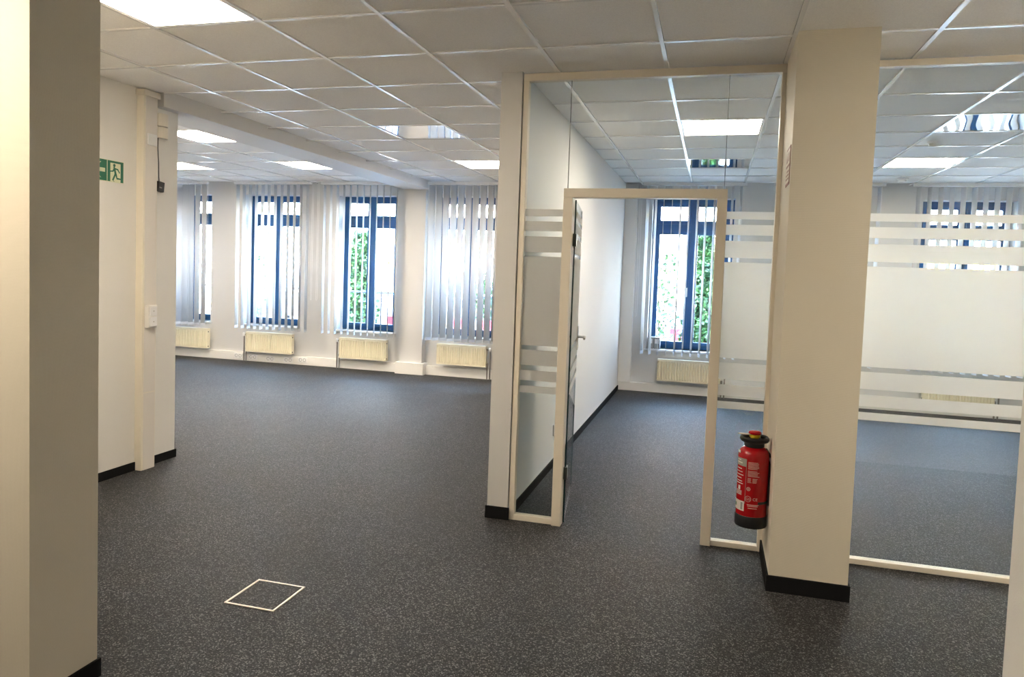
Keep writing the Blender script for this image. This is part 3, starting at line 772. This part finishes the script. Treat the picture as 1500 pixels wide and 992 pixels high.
shrub(2.02, 10.0, .42, .40, 2.35, 'dense green shrub outside the window seen through the doorway', 6500, 2)
shrub(1.30, 11.2, .30, .30, 2.0, 'sparse green shrub beside the wire fence', 420, 3, .4)
shrub(-8.0, 11.4, .30, .35, 1.9, 'thin green shrub outside the second window', 500, 4, .4)
shrub(-2.6, 12.0, .5, .4, 1.5, 'low green shrub outside the window right of the far column', 700, 5)

# street railing made of hooped tubes
for i in range(7):
    x0 = -7.9 + i * 1.28; x1 = x0 + 1.2; y = 9.55
    rl = empty('street_railing', ((x0 + x1) / 2, y, GZ)); tag(rl, 'dark metal hoop railing on the pavement, section %s' % ['furthest left', 'second from the left', 'third from the left', 'in the middle', 'third from the right', 'second from the right', 'furthest right'][i], 'railing', 'hoop railing sections')
    r_ = .10
    pts = [(x0, y, GZ), (x0, y, 1.0 - r_)] + [(x0 + r_ - r_ * math.cos(t), y, 1.0 - r_ + r_ * math.sin(t)) for t in (.4, .8, 1.2, 1.57)]
    pts += [(x1 - r_ + r_ * math.sin(t), y, 1.0 - r_ + r_ * math.cos(t)) for t in (0, .4, .8, 1.2, 1.57)] + [(x1, y, GZ)]
    MB().tube(pts, .020, 8).build('hoop', 'steel_out', rl, smooth=True)
    B(x0, x1, y - .012, y + .012, .08, .11).build('lower_bar', 'steel_out', rl)
    for k in range(1, 8): B(x0 + k * .15 - .006, x0 + k * .15 + .006, y - .006, y + .006, .10, .985).build('bar', 'steel_out', rl)

# wire mesh fence
wf = empty('wire_fence', (1.2, 9.3, GZ)); tag(wf, 'diamond wire mesh fence outside the doorway window', 'fence')
for x in (.35, 1.75): MB().tube([(x, 9.3, GZ), (x, 9.3, 1.12)], .022, 8).build('post', 'steel_out', wf)
mb = MB(); st_ = .115
for i in range(-11, 14):
    for s in (1, -1):
        a = .35 + i * st_; pts = []
        x_a = a if s == 1 else a
        L = 1.2
        xa, za, xb, zb = (a, GZ, a + L * .8, GZ + L) if s == 1 else (a + L * .8, GZ, a, GZ + L)
        def clip(x_, z_, xx): return z_ + 0
        # clip to the panel
        t0, t1 = 0.0, 1.0; dx = xb - xa
        ta, tb = sorted(((.35 - xa) / dx, (1.75 - xa) / dx)); t0 = max(t0, ta); t1 = min(t1, tb)
        if t1 - t0 < .03: continue
        mb.tube([(xa + dx * t0, 9.3 + s * .002, za + (zb - za) * t0), (xa + dx * t1, 9.3 + s * .002, za + (zb - za) * t1)], .0035, 4)
mb.build('wire_mesh', 'steel_out', wf, kind='stuff')

# parked vehicles, barriers, site panels
def van(x0, y, label):
    e = empty('van', (x0 + 2.4, y + 1, GZ)); tag(e, label, 'van')
    pr = [(0, .35), (4.9, .35), (4.95, .9), (4.6, 1.15), (4.0, 2.0), (3.7, 2.15), (.1, 2.2), (0, 2.05)]
    MB().prism([(x0 + a, GZ + b_) for a, b_ in pr], y, y + 1.9, 'xz').build('body', 'white_paint', e, .05)
    MB().prism([(x0 + a, GZ + b_) for a, b_ in [(3.05, 1.25), (4.4, 1.25), (3.95, 1.9), (3.05, 1.95)]], y - .012, y + .01, 'xz').build('side_window', 'far_glass', e)
    for q in (.95, 3.95):
        w_ = MB(); S_ = 20
        for yy in (y - .02, y + .2):
            for k in range(S_): w_.v.append((x0 + q + .33 * math.cos(2 * math.pi * k / S_), yy, GZ + .33 + .33 * math.sin(2 * math.pi * k / S_)))
        for k in range(S_): w_.f.append((k, (k + 1) % S_, S_ + (k + 1) % S_, S_ + k))
        w_.f += [tuple(range(S_)), tuple(range(S_, 2 * S_))]
        w_.build('wheel', 'black', e)
    for (a, b_, c, d) in ((.3, 2.7, 1.72, 1.84), (.3, 2.7, 1.15, 1.28), (.9, 1.2, 1.28, 1.72)): B(x0 + a, x0 + b_, y - .006, y, GZ + c, GZ + d).build('orange_stripe', 'orange_out', e)
van(-10.2, 17.6, 'white van with orange stripes parked across the street')
def car(x0, y, label, m):
    e = empty('car', (x0 + 2.1, y + .9, GZ)); tag(e, label, 'car', 'parked cars')
    MB().prism([(x0 + a, GZ + b_) for a, b_ in [(0, .3), (4.2, .3), (4.25, .7), (3.3, .88), (2.7, 1.3), (1.1, 1.32), (.5, .92), (0, .85)]], y, y + 1.7, 'xz').build('body', m, e, .05)
    MB().prism([(x0 + a, GZ + b_) for a, b_ in [(.75, .92), (3.0, .90), (2.6, 1.24), (1.15, 1.25)]], y - .012, y + .01, 'xz').build('side_window', 'far_glass', e)
    for q in (.8, 3.4):
        w_ = MB(); S_ = 18
        for yy in (y - .02, y + .2):
            for k in range(S_): w_.v.append((x0 + q + .3 * math.cos(2 * math.pi * k / S_), yy, GZ + .3 + .3 * math.sin(2 * math.pi * k / S_)))
        for k in range(S_): w_.f.append((k, (k + 1) % S_, S_ + (k + 1) % S_, S_ + k))
        w_.f += [tuple(range(S_)), tuple(range(S_, 2 * S_))]
        w_.build('wheel', 'black', e)
car(-9.4, 13.2, 'dark blue car parked outside the second window', 'car_blue')
car(-4.6, 13.4, 'dark blue car parked outside the far column', 'car_blue')
def barrier(x0, x1, y, label):
    e = empty('road_barrier', ((x0 + x1) / 2, y, GZ)); tag(e, label, 'barrier', 'red and white road barriers')
    n_ = 6; d = (x1 - x0) / n_
    for i in range(n_): B(x0 + i * d, x0 + (i + 1) * d, y - .02, y + .02, .22, .46).build('board', ['red_out', 'white_paint'][i % 2], e)
    for x in (x0 + .1, x1 - .1): B(x - .03, x + .03, y + .02, y + .08, GZ + .06, .50).build('post', 'steel_out', e); B(x - .2, x + .2, y - .05, y + .15, GZ, GZ + .06).build('foot', 'black', e)
barrier(-5.0, -3.2, 10.9, 'red and white road barrier outside the far column')
barrier(-3.0, -1.2, 11.1, 'red and white road barrier outside the window right of the far column')
barrier(1.4, 3.2, 11.7, 'red and white road barrier behind the wire fence')
hd = empty('site_hoarding', (8.2, 15.5, GZ)); tag(hd, 'white site hoarding with a yellow upper band outside the far right window', 'hoarding')
for i in range(4):
    B(6.6 + i * 1.05, 7.63 + i * 1.05, 15.5, 15.56, GZ + .1, 1.72).build('panel', 'white_paint', hd, .01)
    B(6.6 + i * 1.05, 7.63 + i * 1.05, 15.5, 15.56, 1.75, 2.12).build('banner', 'yellow', hd, .01)
for i in range(5): B(6.56 + i * 1.05, 6.62 + i * 1.05, 15.56, 15.64, GZ, 2.2).build('post', 'steel_out', hd)
